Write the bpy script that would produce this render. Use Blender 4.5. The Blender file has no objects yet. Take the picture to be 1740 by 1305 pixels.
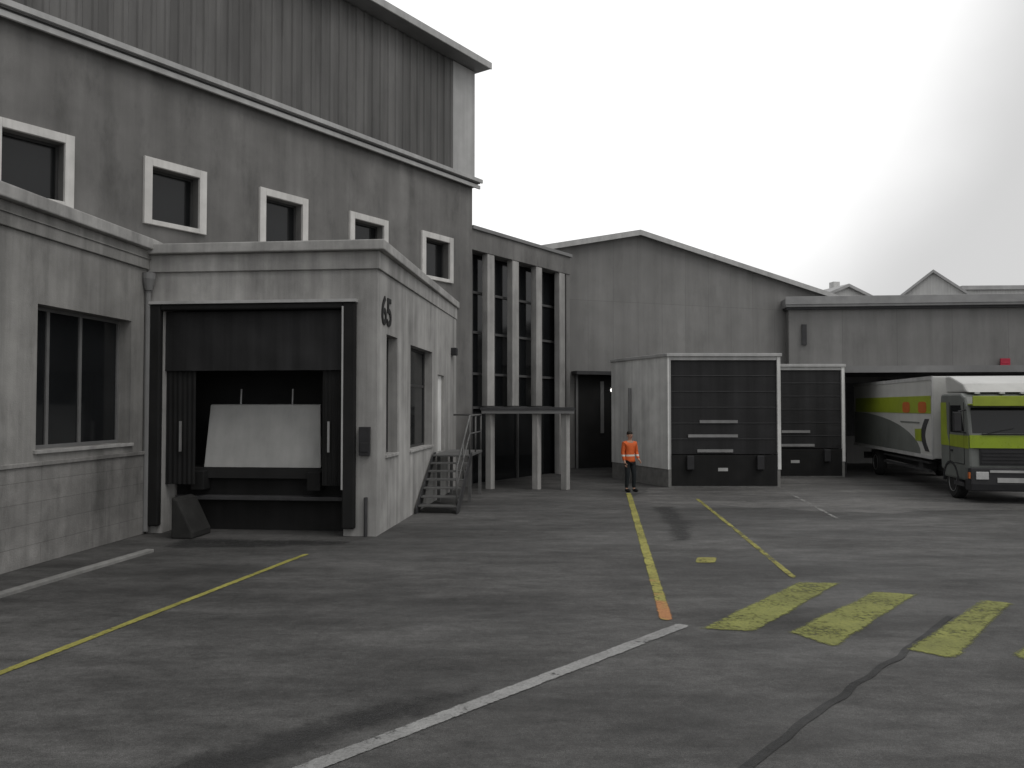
import bpy, bmesh, math, random
from mathutils import Vector, Matrix, noise as mnoise
R = math.radians
random.seed(7)
S = bpy.context.scene
COL = S.collection

# ------------------------------------------------------------------ camera
cd = bpy.data.cameras.new('camera'); cam = bpy.data.objects.new('camera', cd); COL.objects.link(cam)
cam.location = (0, 0, 2.5); cam.rotation_euler = (R(90 + 1.59), 0, 0)
cd.sensor_width = 36; cd.lens = 27.93; cd.clip_start = 0.05; cd.clip_end = 2000
S.camera = cam

# ------------------------------------------------------------------ light
W = bpy.data.worlds.new('World'); S.world = W; W.use_nodes = True
nt = W.node_tree; nt.nodes.clear()
def N(t, kind, **kw):
    n = t.nodes.new(kind)
    for k, v in kw.items(): setattr(n, k, v)
    return n
SUN_EL, SUN_AZ = 55, 128
out = N(nt, 'ShaderNodeOutputWorld'); bg = N(nt, 'ShaderNodeBackground')
sky = N(nt, 'ShaderNodeTexSky', sky_type='NISHITA', sun_disc=False)
sky.sun_elevation = R(SUN_EL); sky.sun_rotation = R(SUN_AZ); sky.dust_density = 4
bw = N(nt, 'ShaderNodeRGBToBW'); nt.links.new(sky.outputs[0], bw.inputs[0])
# overcast cloud layer: brightest towards the thin cloud up to the left, greyer to the right
tc = N(nt, 'ShaderNodeTexCoord')
dot = N(nt, 'ShaderNodeVectorMath', operation='DOT_PRODUCT')
bright = Vector((-0.06, 0.86, 0.50)).normalized()
dot.inputs[1].default_value = bright
nt.links.new(tc.outputs['Generated'], dot.inputs[0])
cn = N(nt, 'ShaderNodeTexNoise'); cn.inputs['Scale'].default_value = 2.2; cn.inputs['Detail'].default_value = 5
nt.links.new(tc.outputs['Generated'], cn.inputs['Vector'])
ad = N(nt, 'ShaderNodeMath', operation='MULTIPLY_ADD'); ad.inputs[1].default_value = 0.09; 
nt.links.new(cn.outputs[0], ad.inputs[0]); nt.links.new(dot.outputs['Value'], ad.inputs[2])
mr = N(nt, 'ShaderNodeMapRange', interpolation_type='SMOOTHSTEP')
mr.inputs['From Min'].default_value = 0.845; mr.inputs['From Max'].default_value = 0.95
mr.inputs['To Min'].default_value = 6.9; mr.inputs['To Max'].default_value = 12.0
nt.links.new(ad.outputs[0], mr.inputs['Value'])
mx = N(nt, 'ShaderNodeMix', data_type='RGBA'); mx.inputs[0].default_value = 0.93
nt.links.new(bw.outputs[0], mx.inputs[6]); nt.links.new(mr.outputs[0], mx.inputs[7])
bg.inputs['Strength'].default_value = 0.10
nt.links.new(mx.outputs[2], bg.inputs[0]); nt.links.new(bg.outputs[0], out.inputs[0])

sd = bpy.data.lights.new('sun', 'SUN'); sd.energy = 0.75; sd.angle = R(30); sd.color = (1, .97, .93)
sun = bpy.data.objects.new('sun', sd); COL.objects.link(sun)
az = R(SUN_AZ); el = R(SUN_EL)
dirv = Vector((math.sin(az) * math.cos(el), math.cos(az) * math.cos(el), math.sin(el)))
sun.rotation_euler = dirv.to_track_quat('Z', 'Y').to_euler()
S.view_settings.view_transform = 'Standard'; S.view_settings.look = 'None'
S.view_settings.exposure = 0.0; S.view_settings.gamma = 1
S.cycles.max_bounces = 6

# ------------------------------------------------------------------ materials
def srgb(v):
    v /= 255.0
    return v / 12.92 if v <= .04045 else ((v + .055) / 1.055) ** 2.4
def mat(name, col, rough=.8, var=.15, scale=3.0, big=.15, streak=0.0, streak_scale=4.0, bump=.1, bscale=60, metal=0.0, spec=.3,
        grime=0.0, brick=None, tint=None):
    m = bpy.data.materials.new(name); m.use_nodes = True; t = m.node_tree
    b = t.nodes['Principled BSDF']
    if not isinstance(col, (tuple, list)): col = (col, col, col)
    b.inputs['Metallic'].default_value = metal
    b.inputs['Specular IOR Level'].default_value = spec
    c = N(t, 'ShaderNodeTexCoord'); L = t.links.new
    def nz(sc, det, vec=None, rg=.6):
        n = N(t, 'ShaderNodeTexNoise'); n.inputs['Scale'].default_value = sc; n.inputs['Detail'].default_value = det
        n.inputs['Roughness'].default_value = rg
        L(vec or c.outputs['Object'], n.inputs['Vector']); return n.outputs[0]
    def fac(src, amt, lo=.3, hi=.7):
        r = N(t, 'ShaderNodeMapRange'); r.inputs['From Min'].default_value = lo; r.inputs['From Max'].default_value = hi
        r.inputs['To Min'].default_value = 1 - amt; r.inputs['To Max'].default_value = 1 + amt
        L(src, r.inputs['Value']); return r.outputs[0]
    def mul(a, d):
        n = N(t, 'ShaderNodeMath', operation='MULTIPLY'); L(a, n.inputs[0]); L(d, n.inputs[1]); return n.outputs[0]
    f = fac(nz(scale, 6), var)
    if big: f = mul(f, fac(nz(scale * .13, 3), big))
    if streak:
        mp = N(t, 'ShaderNodeMapping'); mp.inputs['Scale'].default_value = (streak_scale, streak_scale, .12)
        L(c.outputs['Object'], mp.inputs['Vector'])
        f = mul(f, fac(nz(1.0, 5, mp.outputs[0]), streak, .35, .65))
    if grime:
        mp = N(t, 'ShaderNodeMapping'); mp.inputs['Scale'].default_value = (1.5, 1.5, .5)
        L(c.outputs['Object'], mp.inputs['Vector'])
        g = nz(1.0, 8, mp.outputs[0], .7)
        r = N(t, 'ShaderNodeMapRange'); r.inputs['From Min'].default_value = .52; r.inputs['From Max'].default_value = .68
        r.inputs['To Min'].default_value = 1; r.inputs['To Max'].default_value = 1 - grime
        L(g, r.inputs['Value']); f = mul(f, r.outputs[0])
    bumpsrc = nz(bscale, 4)
    if brick:
        br = N(t, 'ShaderNodeTexBrick'); br.inputs['Scale'].default_value = 1; br.offset = .5 if brick[1] < 1 else 0
        br.inputs['Brick Width'].default_value = brick[0]; br.inputs['Row Height'].default_value = brick[1]
        br.inputs['Mortar Size'].default_value = brick[2]
        br.inputs['Color1'].default_value = (1, 1, 1, 1); br.inputs['Color2'].default_value = (.93, .93, .93, 1)
        br.inputs['Mortar'].default_value = (.72, .72, .72, 1)
        sp = N(t, 'ShaderNodeSeparateXYZ'); L(c.outputs['Object'], sp.inputs[0])
        sm = N(t, 'ShaderNodeMath', operation='ADD'); L(sp.outputs[0], sm.inputs[0]); L(sp.outputs[1], sm.inputs[1])
        cb = N(t, 'ShaderNodeCombineXYZ'); L(sm.outputs[0], cb.inputs[0]); L(sp.outputs[2], cb.inputs[1])
        L(cb.outputs[0], br.inputs['Vector'])
        bb = N(t, 'ShaderNodeRGBToBW'); L(br.outputs[0], bb.inputs[0]); f = mul(f, bb.outputs[0])
        bumpsrc = mul(bumpsrc, bb.outputs[0])
    v = N(t, 'ShaderNodeVectorMath', operation='SCALE'); v.inputs[0].default_value = col
    L(f, v.inputs['Scale']); L(v.outputs[0], b.inputs['Base Color'])
    rr = N(t, 'ShaderNodeMapRange'); rr.inputs['To Min'].default_value = max(0, rough - .12); rr.inputs['To Max'].default_value = min(1, rough + .12)
    L(nz(scale * 2, 3), rr.inputs['Value']); L(rr.outputs[0], b.inputs['Roughness'])
    if bump:
        bp = N(t, 'ShaderNodeBump'); bp.inputs['Strength'].default_value = bump; bp.inputs['Distance'].default_value = .02
        L(bumpsrc, bp.inputs['Height']); L(bp.outputs[0], b.inputs['Normal'])
    return m

M = {}
M['concrete'] = mat('pale_concrete', (.345, .34, .33), .85, .12, 2.2, .2, streak=.22, streak_scale=2.6, bump=.25, bscale=40, grime=.22)
M['concrete_aged'] = mat('aged_concrete', (.238, .234, .225), .88, .14, 2.0, .25, streak=.24, streak_scale=2.2, bump=.3, bscale=40, grime=.25)
M['concrete_dark'] = mat('plinth_concrete', (.225, .22, .212), .9, .2, 2.4, .3, streak=.22, streak_scale=2.2, bump=.4, bscale=30, grime=.35, brick=(3.4, .33, .006))
M['coping'] = mat('coping_concrete', (.37, .365, .355), .8, .14, 4, .15, streak=.15, bump=.2, grime=.25)
M['render'] = mat('grey_render', (.18, .177, .172), .92, .12, 1.8, .22, streak=.17, streak_scale=1.7, bump=.4, bscale=90, grime=.26)
M['cladding'] = mat('weathered_cladding', (.125, .123, .12), .6, .1, 1.0, .25, streak=.30, streak_scale=1.5, bump=.05, metal=.0, spec=.35, grime=.18)
M['trim_light'] = mat('pale_metal_trim', (.42, .42, .415), .5, .1, 2, .1, streak=.1, bump=.03)
M['trim_mid'] = mat('grey_metal_trim', (.2, .2, .2), .5, .1, 2, .1, bump=.03)
M['white_frame'] = mat('white_window_surround', (.62, .61, .59), .7, .08, 4, .08, streak=.1, bump=.08, grime=.12)
M['dark_frame'] = mat('dark_window_frame', (.05, .05, .05), .5, .1, 5, .1, bump=.02)
M['glass'] = mat('dark_glass', (.012, .013, .014), .08, .2, .6, .2, bump=.0, spec=.45)
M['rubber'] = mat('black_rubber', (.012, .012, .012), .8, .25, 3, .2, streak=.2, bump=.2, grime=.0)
M['curtain'] = mat('charcoal_curtain', (.022, .022, .023), .7, .2, 2, .2, streak=.25, bump=.12, bscale=12)
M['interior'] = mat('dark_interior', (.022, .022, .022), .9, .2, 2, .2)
M['plate'] = mat('pale_steel_plate', (.42, .42, .41), .55, .08, 2.5, .12, streak=.06, bump=.05, grime=.06)
M['steel'] = mat('galvanised_steel', (.36, .36, .36), .45, .15, 6, .15, bump=.05, metal=.5)
M['dark_steel'] = mat('dark_steel', (.05, .05, .052), .55, .2, 6, .15, bump=.1)
M['weathered_steel'] = mat('weathered_steel', (.15, .15, .148), .6, .2, 5, .2, bump=.1, metal=.3)
M['black_paint'] = mat('black_paint', (.012, .012, .012), .6, .1, 4, .1)
M['hall_wall'] = mat('hall_panel', (.205, .203, .198), .75, .08, 1.2, .15, streak=.10, streak_scale=1.6, bump=.12, bscale=20, grime=.14, brick=(1.15, 3.4, .009))
M['roof'] = mat('roof_sheet', (.3, .3, .3), .6, .15, 1.5, .1, bump=.05)
M['low_wall'] = mat('low_hall_panel', (.215, .213, .208), .75, .07, 1.2, .18, streak=.11, streak_scale=1.6, bump=.12, bscale=20, grime=.14, brick=(2.3, 8, .01))
M['panel_white'] = mat('dirty_white_panel', (.68, .68, .665), .6, .1, 2, .15, streak=.15, bump=.05, grime=.15)
M['white_paint'] = mat('white_truck_paint', (.52, .52, .5), .35, .06, 2, .08, bump=.02, spec=.5, grime=.12)
M['lime'] = mat('lime_truck_paint', (.30, .37, .03), .35, .1, 4, .1, bump=.02, spec=.5, grime=.1)
M['lime_bright'] = mat('bright_lime_paint', (.26, .36, .004), .3, .08, 4, .08, bump=.02, spec=.5)
M['cab_grey'] = mat('grey_truck_paint', (.155, .165, .155), .4, .12, 3, .1, bump=.02, spec=.5, grime=.2)
M['orange'] = mat('orange_lettering', (.45, .12, .03), .5, .1, 5, .1)
M['tyre'] = mat('tyre_rubber', (.02, .02, .02), .85, .2, 10, .1, bump=.3)
M['plastic'] = mat('dark_plastic', (.03, .03, .032), .6, .15, 6, .1, bump=.1)
M['lamp_glass'] = mat('headlamp_glass', (.5, .5, .5), .12, .1, 20, .0, spec=.8)
M['red_sign'] = mat('red_paint', (.42, .03, .06), .5, .1, 4, .1)
M['skin'] = mat('skin', (.42, .25, .18), .6, .08, 20, .05, bump=.03)
M['hair'] = mat('dark_hair', (.02, .015, .012), .7, .2, 60, .1, bump=.2)
M['trousers'] = mat('dark_trousers', (.018, .022, .024), .9, .2, 20, .1, bump=.2)
M['shoe'] = mat('black_shoe', (.012, .012, .012), .6, .1, 20, .1)
M['far_wall'] = mat('far_house_wall', (.62, .62, .61), .9, .08, .6, .1, streak=.1)
M['far_roof'] = mat('far_house_roof', (.40, .40, .40), .8, .12, 1.0, .1)
M['stained'] = mat('oil_stained_concrete', (.03, .03, .029), .9, .25, 4, .2, bump=.4, grime=.3)  # wheel guide concrete, its shade put into the near-black colour
M['slat'] = mat('dull_slat', (.25, .25, .25), .6, .15, 6, .2, bump=.05)
M['sash_dark'] = mat('dull_mullion', (.09, .09, .09), .5, .1, 5, .1, bump=.02)
M['sash'] = mat('grey_window_bars', (.16, .16, .16), .5, .1, 5, .1, bump=.02)
M['kerb'] = mat('kerb_stone', (.22, .218, .21), .9, .2, 5, .2, bump=.3, grime=.3)

def vest_material():
    m = mat('orange_hi_vis', (.62, .12, .03), .7, .1, 15, .05, bump=.15)
    t = m.node_tree; b = t.nodes['Principled BSDF']
    src = b.inputs['Base Color'].links[0].from_socket
    c = N(t, 'ShaderNodeTexCoord'); sp = N(t, 'ShaderNodeSeparateXYZ'); t.links.new(c.outputs['Object'], sp.inputs[0])
    w = N(t, 'ShaderNodeMath', operation='COMPARE'); w.inputs[1].default_value = 1.06; w.inputs[2].default_value = .025
    t.links.new(sp.outputs[2], w.inputs[0])
    mm = N(t, 'ShaderNodeMix', data_type='RGBA'); mm.inputs[7].default_value = (.6, .6, .55, 1)
    t.links.new(w.outputs[0], mm.inputs[0]); t.links.new(src, mm.inputs[6]); t.links.new(mm.outputs[2], b.inputs['Base Color'])
    return m
M['vest'] = vest_material()

def asphalt(name, base, patch, lines=True):
    m = bpy.data.materials.new(name); m.use_nodes = True; t = m.node_tree; L = t.links.new
    b = t.nodes['Principled BSDF']; c = N(t, 'ShaderNodeTexCoord')
    def nz(sc, det, scale=(1, 1, 1), rot=0, rg=.6):
        mp = N(t, 'ShaderNodeMapping'); mp.inputs['Scale'].default_value = scale; mp.inputs['Rotation'].default_value = (0, 0, rot)
        L(c.outputs['Object'], mp.inputs['Vector'])
        n = N(t, 'ShaderNodeTexNoise'); n.inputs['Scale'].default_value = sc; n.inputs['Detail'].default_value = det; n.inputs['Roughness'].default_value = rg
        L(mp.outputs[0], n.inputs['Vector']); return n.outputs[0]
    def rng(s, lo, hi, a, d):
        r = N(t, 'ShaderNodeMapRange'); r.inputs['From Min'].default_value = lo; r.inputs['From Max'].default_value = hi
        r.inputs['To Min'].default_value = a; r.inputs['To Max'].default_value = d; L(s, r.inputs['Value']); return r.outputs[0]
    def mul(a, d):
        n = N(t, 'ShaderNodeMath', operation='MULTIPLY'); L(a, n.inputs[0]); L(d, n.inputs[1]); return n.outputs[0]
    f = rng(nz(.35, 6, (.5, 1.3, 1), .15, .65), .4, .6, .80, 1 + patch)           # broad worn patches
    f = mul(f, rng(nz(1.6, 7, (.35, 1, 1), -.1, .7), .38, .62, .78, 1.24))     # tyre-polished streaks
    f = mul(f, rng(nz(4.5, 8, (.6, 1, 1), 0, .75), .4, .6, .84, 1.16))
    f = mul(f, rng(nz(14, 5, rg=.75), .35, .65, .84, 1.16))
    f = mul(f, rng(nz(45, 3, rg=.7), .35, .65, .8, 1.2))
    f = mul(f, rng(nz(130, 2), .35, .65, .6, 1.4))                             # aggregate
    st = nz(.9, 7, rg=.7); f = mul(f, rng(st, .62, .72, 1, .6))                # oil stains
    if lines:
        mp = N(t, 'ShaderNodeMapping'); mp.inputs['Scale'].default_value = (.22, .22, .22)
        L(c.outputs['Object'], mp.inputs['Vector'])
        nn = N(t, 'ShaderNodeTexNoise'); nn.inputs['Scale'].default_value = 1.5; nn.inputs['Detail'].default_value = 5
        L(c.outputs['Object'], nn.inputs['Vector'])
        mxv = N(t, 'ShaderNodeMix', data_type='RGBA'); mxv.inputs[0].default_value = .08
        L(mp.outputs[0], mxv.inputs[6]); L(nn.outputs['Color'], mxv.inputs[7])
        vo = N(t, 'ShaderNodeTexVoronoi', feature='DISTANCE_TO_EDGE'); vo.inputs['Scale'].default_value = .8
        L(mxv.outputs[2], vo.inputs['Vector'])
        f = mul(f, rng(vo.outputs['Distance'], 0, .003, .86, 1))              # hairline cracks
    v = N(t, 'ShaderNodeVectorMath', operation='SCALE'); v.inputs[0].default_value = base
    L(f, v.inputs['Scale']); L(v.outputs[0], b.inputs['Base Color'])
    L(rng(nz(.5, 5, (.6, 1.2, 1)), .35, .65, .62, .9), b.inputs['Roughness'])
    b.inputs['Specular IOR Level'].default_value = .35
    bp = N(t, 'ShaderNodeBump'); bp.inputs['Strength'].default_value = .5; bp.inputs['Distance'].default_value = .012
    L(nz(90, 3), bp.inputs['Height']); L(bp.outputs[0], b.inputs['Normal'])
    return m
M['asphalt'] = asphalt('worn_asphalt', (.068, .067, .0655), .36)
M['asphalt_dark'] = asphalt('dark_asphalt', (.036, .036, .036), .3, False)
M['asphalt_pale'] = asphalt('pale_asphalt', (.105, .103, .10), .25, False)
M['tar'] = asphalt('tar', (.032, .032, .032), .2, False)

def paint(name, col, wear, soft=.05, second=None, fade=.08):
    m = bpy.data.materials.new(name); m.use_nodes = True; t = m.node_tree; L = t.links.new
    b = t.nodes['Principled BSDF']; c = N(t, 'ShaderNodeTexCoord')
    def nz(sc, det, rg=.7):
        n = N(t, 'ShaderNodeTexNoise'); n.inputs['Scale'].default_value = sc; n.inputs['Detail'].default_value = det; n.inputs['Roughness'].default_value = rg
        L(c.outputs['Object'], n.inputs['Vector']); return n.outputs[0]
    at = N(t, 'ShaderNodeAttribute', attribute_name='edge')
    ed = N(t, 'ShaderNodeMapRange'); ed.inputs['From Max'].default_value = soft; L(at.outputs['Fac'], ed.inputs['Value'])
    n1 = N(t, 'ShaderNodeMath', operation='MULTIPLY_ADD'); n1.inputs[1].default_value = .6; L(nz(1.5, 4), n1.inputs[0]); L(nz(14, 10, .8), n1.inputs[2])
    n2 = N(t, 'ShaderNodeMath', operation='MULTIPLY_ADD'); n2.inputs[1].default_value = .42; L(ed.outputs[0], n2.inputs[0]); L(n1.outputs[0], n2.inputs[2])
    r = N(t, 'ShaderNodeMapRange'); r.inputs['From Min'].default_value = wear + .76 - fade; r.inputs['From Max'].default_value = wear + .76 + fade
    L(n2.outputs[0], r.inputs['Value'])
    r2 = N(t, 'ShaderNodeMapRange'); r2.inputs['From Min'].default_value = .3; r2.inputs['From Max'].default_value = .7
    r2.inputs['To Min'].default_value = .65; r2.inputs['To Max'].default_value = 1.2; L(nz(1.1, 4), r2.inputs['Value'])
    v = N(t, 'ShaderNodeVectorMath', operation='SCALE'); v.inputs[0].default_value = col; L(r2.outputs[0], v.inputs['Scale'])
    srcc = v.outputs[0]
    if second:
        r3 = N(t, 'ShaderNodeMapRange'); r3.inputs['From Min'].default_value = .52; r3.inputs['From Max'].default_value = .6
        sy = N(t, 'ShaderNodeSeparateXYZ'); L(c.outputs['Object'], sy.inputs[0])
        yb = N(t, 'ShaderNodeMapRange'); yb.inputs['From Min'].default_value = 11.6; yb.inputs['From Max'].default_value = 12.4
        yb.inputs['To Min'].default_value = .06; yb.inputs['To Max'].default_value = -.4; L(sy.outputs[1], yb.inputs['Value'])
        ys = N(t, 'ShaderNodeMath', operation='ADD'); L(nz(.9, 2), ys.inputs[0]); L(yb.outputs[0], ys.inputs[1]); L(ys.outputs[0], r3.inputs['Value'])
        m2 = N(t, 'ShaderNodeMix', data_type='RGBA'); m2.inputs[7].default_value = (*second, 1)
        L(r3.outputs[0], m2.inputs[0]); L(srcc, m2.inputs[6]); srcc = m2.outputs[2]
    gr = N(t, 'ShaderNodeMapRange'); gr.inputs['From Min'].default_value = .35; gr.inputs['From Max'].default_value = .65
    gr.inputs['To Min'].default_value = .72; gr.inputs['To Max'].default_value = 1.2; L(nz(40, 5, .8), gr.inputs['Value'])
    v2 = N(t, 'ShaderNodeVectorMath', operation='SCALE'); L(srcc, v2.inputs[0]); L(gr.outputs[0], v2.inputs['Scale'])
    L(v2.outputs[0], b.inputs['Base Color'])
    tr = N(t, 'ShaderNodeBsdfTransparent'); ms = N(t, 'ShaderNodeMixShader')
    L(r.outputs[0], ms.inputs[0]); L(tr.outputs[0], ms.inputs[1]); L(b.outputs[0], ms.inputs[2])
    L(ms.outputs[0], t.nodes['Material Output'].inputs['Surface'])
    b.inputs['Roughness'].default_value = .75
    bp = N(t, 'ShaderNodeBump'); bp.inputs['Strength'].default_value = .4; bp.inputs['Distance'].default_value = .01
    L(nz(90, 3), bp.inputs['Height']); L(bp.outputs[0], b.inputs['Normal'])
    return m
M['yellow'] = paint('worn_yellow_paint', (.225, .235, .055), .36, .10, fade=.11)
M['stain'] = paint('oil_stain', (.030, .030, .030), .42, .38, fade=.22)  # darker ground patches with wide soft edges
M['yellow_line'] = paint('yellow_line_paint', (.34, .32, .075), .32, .025)
M['yellow_orange'] = paint('yellow_orange_paint', (.32, .30, .07), .36, .04, second=(.42, .19, .07))
M['yellow_worn'] = paint('worn_yellow_line_paint', (.33, .31, .07), .42, .035)
M['white_line'] = paint('white_line_paint', (.29, .29, .285), .31, .03)
M['white_worn'] = paint('worn_white_paint', (.30, .30, .29), .46, .04)

# ------------------------------------------------------------------ mesh helpers
class MB:
    def __init__(s): s.bm = bmesh.new()
    def box(s, x0, x1, y0, y1, z0, z1, mtx=None):
        vs = [s.bm.verts.new(Vector(p)) for p in ((x0,y0,z0),(x1,y0,z0),(x1,y1,z0),(x0,y1,z0),(x0,y0,z1),(x1,y0,z1),(x1,y1,z1),(x0,y1,z1))]
        if mtx:
            for v in vs: v.co = mtx @ v.co
        for f in ((0,3,2,1),(4,5,6,7),(0,1,5,4),(1,2,6,5),(2,3,7,6),(3,0,4,7)): s.bm.faces.new([vs[i] for i in f])
        return s
    def prism(s, poly, z0, z1, mtx=None):           # poly ccw in xy
        a = [s.bm.verts.new((p[0], p[1], z0)) for p in poly]; b = [s.bm.verts.new((p[0], p[1], z1)) for p in poly]
        if mtx:
            for v in a + b: v.co = mtx @ v.co
        s.bm.faces.new(a[::-1]); s.bm.faces.new(b)
        n = len(poly)
        for i in range(n): s.bm.faces.new((a[i], a[(i+1) % n], b[(i+1) % n], b[i]))
        return s
    def profile(s, poly, x0, x1):                    # poly in (y,z), extruded along x
        return s.prism(poly, x0, x1, Matrix(((0,0,1,0),(1,0,0,0),(0,1,0,0),(0,0,0,1))))
    def tube(s, pts, r, seg=10, cap=True):
        pts = [Vector(p) for p in pts]; rs = r if isinstance(r, (list, tuple)) else [r] * len(pts)
        rings = []; prev = None
        for i, p in enumerate(pts):
            d = (pts[min(i+1, len(pts)-1)] - pts[max(i-1, 0)]).normalized()
            if prev is None:
                a = Vector((0,0,1)) if abs(d.z) < .9 else Vector((1,0,0)); u = d.cross(a).normalized()
            else: u = (prev - d * prev.dot(d)).normalized()
            prev = u; w = d.cross(u)
            rings.append([s.bm.verts.new(p + (u*math.cos(2*math.pi*k/seg) + w*math.sin(2*math.pi*k/seg)) * rs[i]) for k in range(seg)])
        for i in range(len(rings)-1):
            for k in range(seg): s.bm.faces.new((rings[i][k], rings[i][(k+1) % seg], rings[i+1][(k+1) % seg], rings[i+1][k]))
        if cap: s.bm.faces.new(rings[0][::-1]); s.bm.faces.new(rings[-1])
        return s
    def lathe(s, prof, seg=32, mtx=None):            # prof: (r,z)
        rings = []
        for r, z in prof:
            ring = [s.bm.verts.new((r*math.cos(2*math.pi*k/seg), r*math.sin(2*math.pi*k/seg), z)) for k in range(seg)]
            if mtx:
                for v in ring: v.co = mtx @ v.co
            rings.append(ring)
        for i in range(len(rings)-1):
            for k in range(seg): s.bm.faces.new((rings[i][k], rings[i][(k+1) % seg], rings[i+1][(k+1) % seg], rings[i+1][k]))
        s.bm.faces.new(rings[0][::-1]); s.bm.faces.new(rings[-1]); return s
    def ball(s, c, r, seg=16):
        g = bmesh.ops.create_uvsphere(s.bm, u_segments=seg, v_segments=seg*3//4, radius=1)
        r = Vector(r) if isinstance(r, (list, tuple)) else Vector((r, r, r))
        for v in g['verts']: v.co = Vector((v.co.x*r.x, v.co.y*r.y, v.co.z*r.z)) + Vector(c)
        return s
    def wall(s, length, z0, z1, th, holes, mtx):     # local: x along, y 0 (outer) .. th (inner)
        xs = sorted({0, length, *[h[0] for h in holes], *[h[1] for h in holes]}); zs = sorted({z0, z1, *[h[2] for h in holes], *[h[3] for h in holes]})
        def solid(i, j):
            if i < 0 or j < 0 or i >= len(xs)-1 or j >= len(zs)-1: return False
            cx, cz = (xs[i]+xs[i+1])/2, (zs[j]+zs[j+1])/2
            return not any(h[0] < cx < h[1] and h[2] < cz < h[3] for h in holes)
        vd = {}
        def V(x, y, z):
            k = (round(x,4), round(y,4), round(z,4))
            if k not in vd: vd[k] = s.bm.verts.new(mtx @ Vector((x, y, z)))
            return vd[k]
        def F(*p):
            s.bm.faces.new([V(*q) for q in p])
        for i in range(len(xs)-1):
            for j in range(len(zs)-1):
                if not solid(i, j): continue
                a, b, c, d = xs[i], xs[i+1], zs[j], zs[j+1]
                F((a,0,c),(b,0,c),(b,0,d),(a,0,d)); F((a,th,c),(a,th,d),(b,th,d),(b,th,c))
                if not solid(i-1, j): F((a,0,c),(a,0,d),(a,th,d),(a,th,c))
                if not solid(i+1, j): F((b,0,c),(b,th,c),(b,th,d),(b,0,d))
                if not solid(i, j-1): F((a,0,c),(a,th,c),(b,th,c),(b,0,c))
                if not solid(i, j+1): F((a,0,d),(b,0,d),(b,th,d),(a,th,d))
        return s
    def done(s, name, m, parent=None, bev=0.0, smooth=False, label=None):
        me = bpy.data.meshes.new(name)
        bmesh.ops.recalc_face_normals(s.bm, faces=s.bm.faces[:])
        s.bm.to_mesh(me); s.bm.free()
        me.materials.append(m)
        o = bpy.data.objects.new(name, me); COL.objects.link(o)
        if parent: o.parent = parent
        if smooth:
            for p in me.polygons: p.use_smooth = True
        if bev:
            md = o.modifiers.new('bevel', 'BEVEL'); md.width = bev; md.segments = 2; md.limit_method = 'ANGLE'; md.angle_limit = R(40)
        if label: o['label'] = label
        return o
def thing(name, label, cat, loc=(0,0,0), rz=0, group=None):
    o = bpy.data.objects.new(name, None); COL.objects.link(o); o.empty_display_size = .3
    o.location = loc; o.rotation_euler = (0, 0, rz); o['label'] = label; o['category'] = cat
    if group: o['group'] = group
    return o
def tag(o, label, cat, group=None):
    o['label'] = label; o['category'] = cat
    if group: o['group'] = group
    return o
def offset(poly, d):
    n = len(poly); outp = []
    for i in range(n):
        p0, p1, p2 = Vector(poly[i-1]), Vector(poly[i]), Vector(poly[(i+1) % n])
        e1 = (p1-p0).normalized(); e2 = (p2-p1).normalized()
        n1 = Vector((e1.y, -e1.x)); n2 = Vector((e2.y, -e2.x))
        k = (n1+n2); k = k / max(.3, 1 + n1.dot(n2)); outp.append(tuple(p1 + k*d))
    return outp
def wallmtx(p0, p1):       # wall whose outer face looks to the right-hand side of p0->p1 (ccw polygon order)
    d = Vector((p1[0]-p0[0], p1[1]-p0[1])).normalized()
    return Matrix(((d.x, -d.y, 0, p0[0]), (d.y, d.x, 0, p0[1]), (0, 0, 1, 0), (0, 0, 0, 1)))
def text_mesh(txt, size, depth, name, m, parent, mtx, sx=1.0):
    cu = bpy.data.curves.new(name, 'FONT'); cu.body = txt; cu.size = size; cu.extrude = depth; cu.offset = size*.015
    tmp = bpy.data.objects.new(name, cu); COL.objects.link(tmp); bpy.context.view_layer.update()
    me = bpy.data.meshes.new_from_object(tmp.evaluated_get(bpy.context.evaluated_depsgraph_get()))
    bpy.data.objects.remove(tmp)
    me.transform(mtx @ Matrix.Diagonal((sx, 1, 1, 1))); me.materials.clear(); me.materials.append(m)
    o = bpy.data.objects.new(name, me); COL.objects.link(o); o.parent = parent; return o

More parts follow.
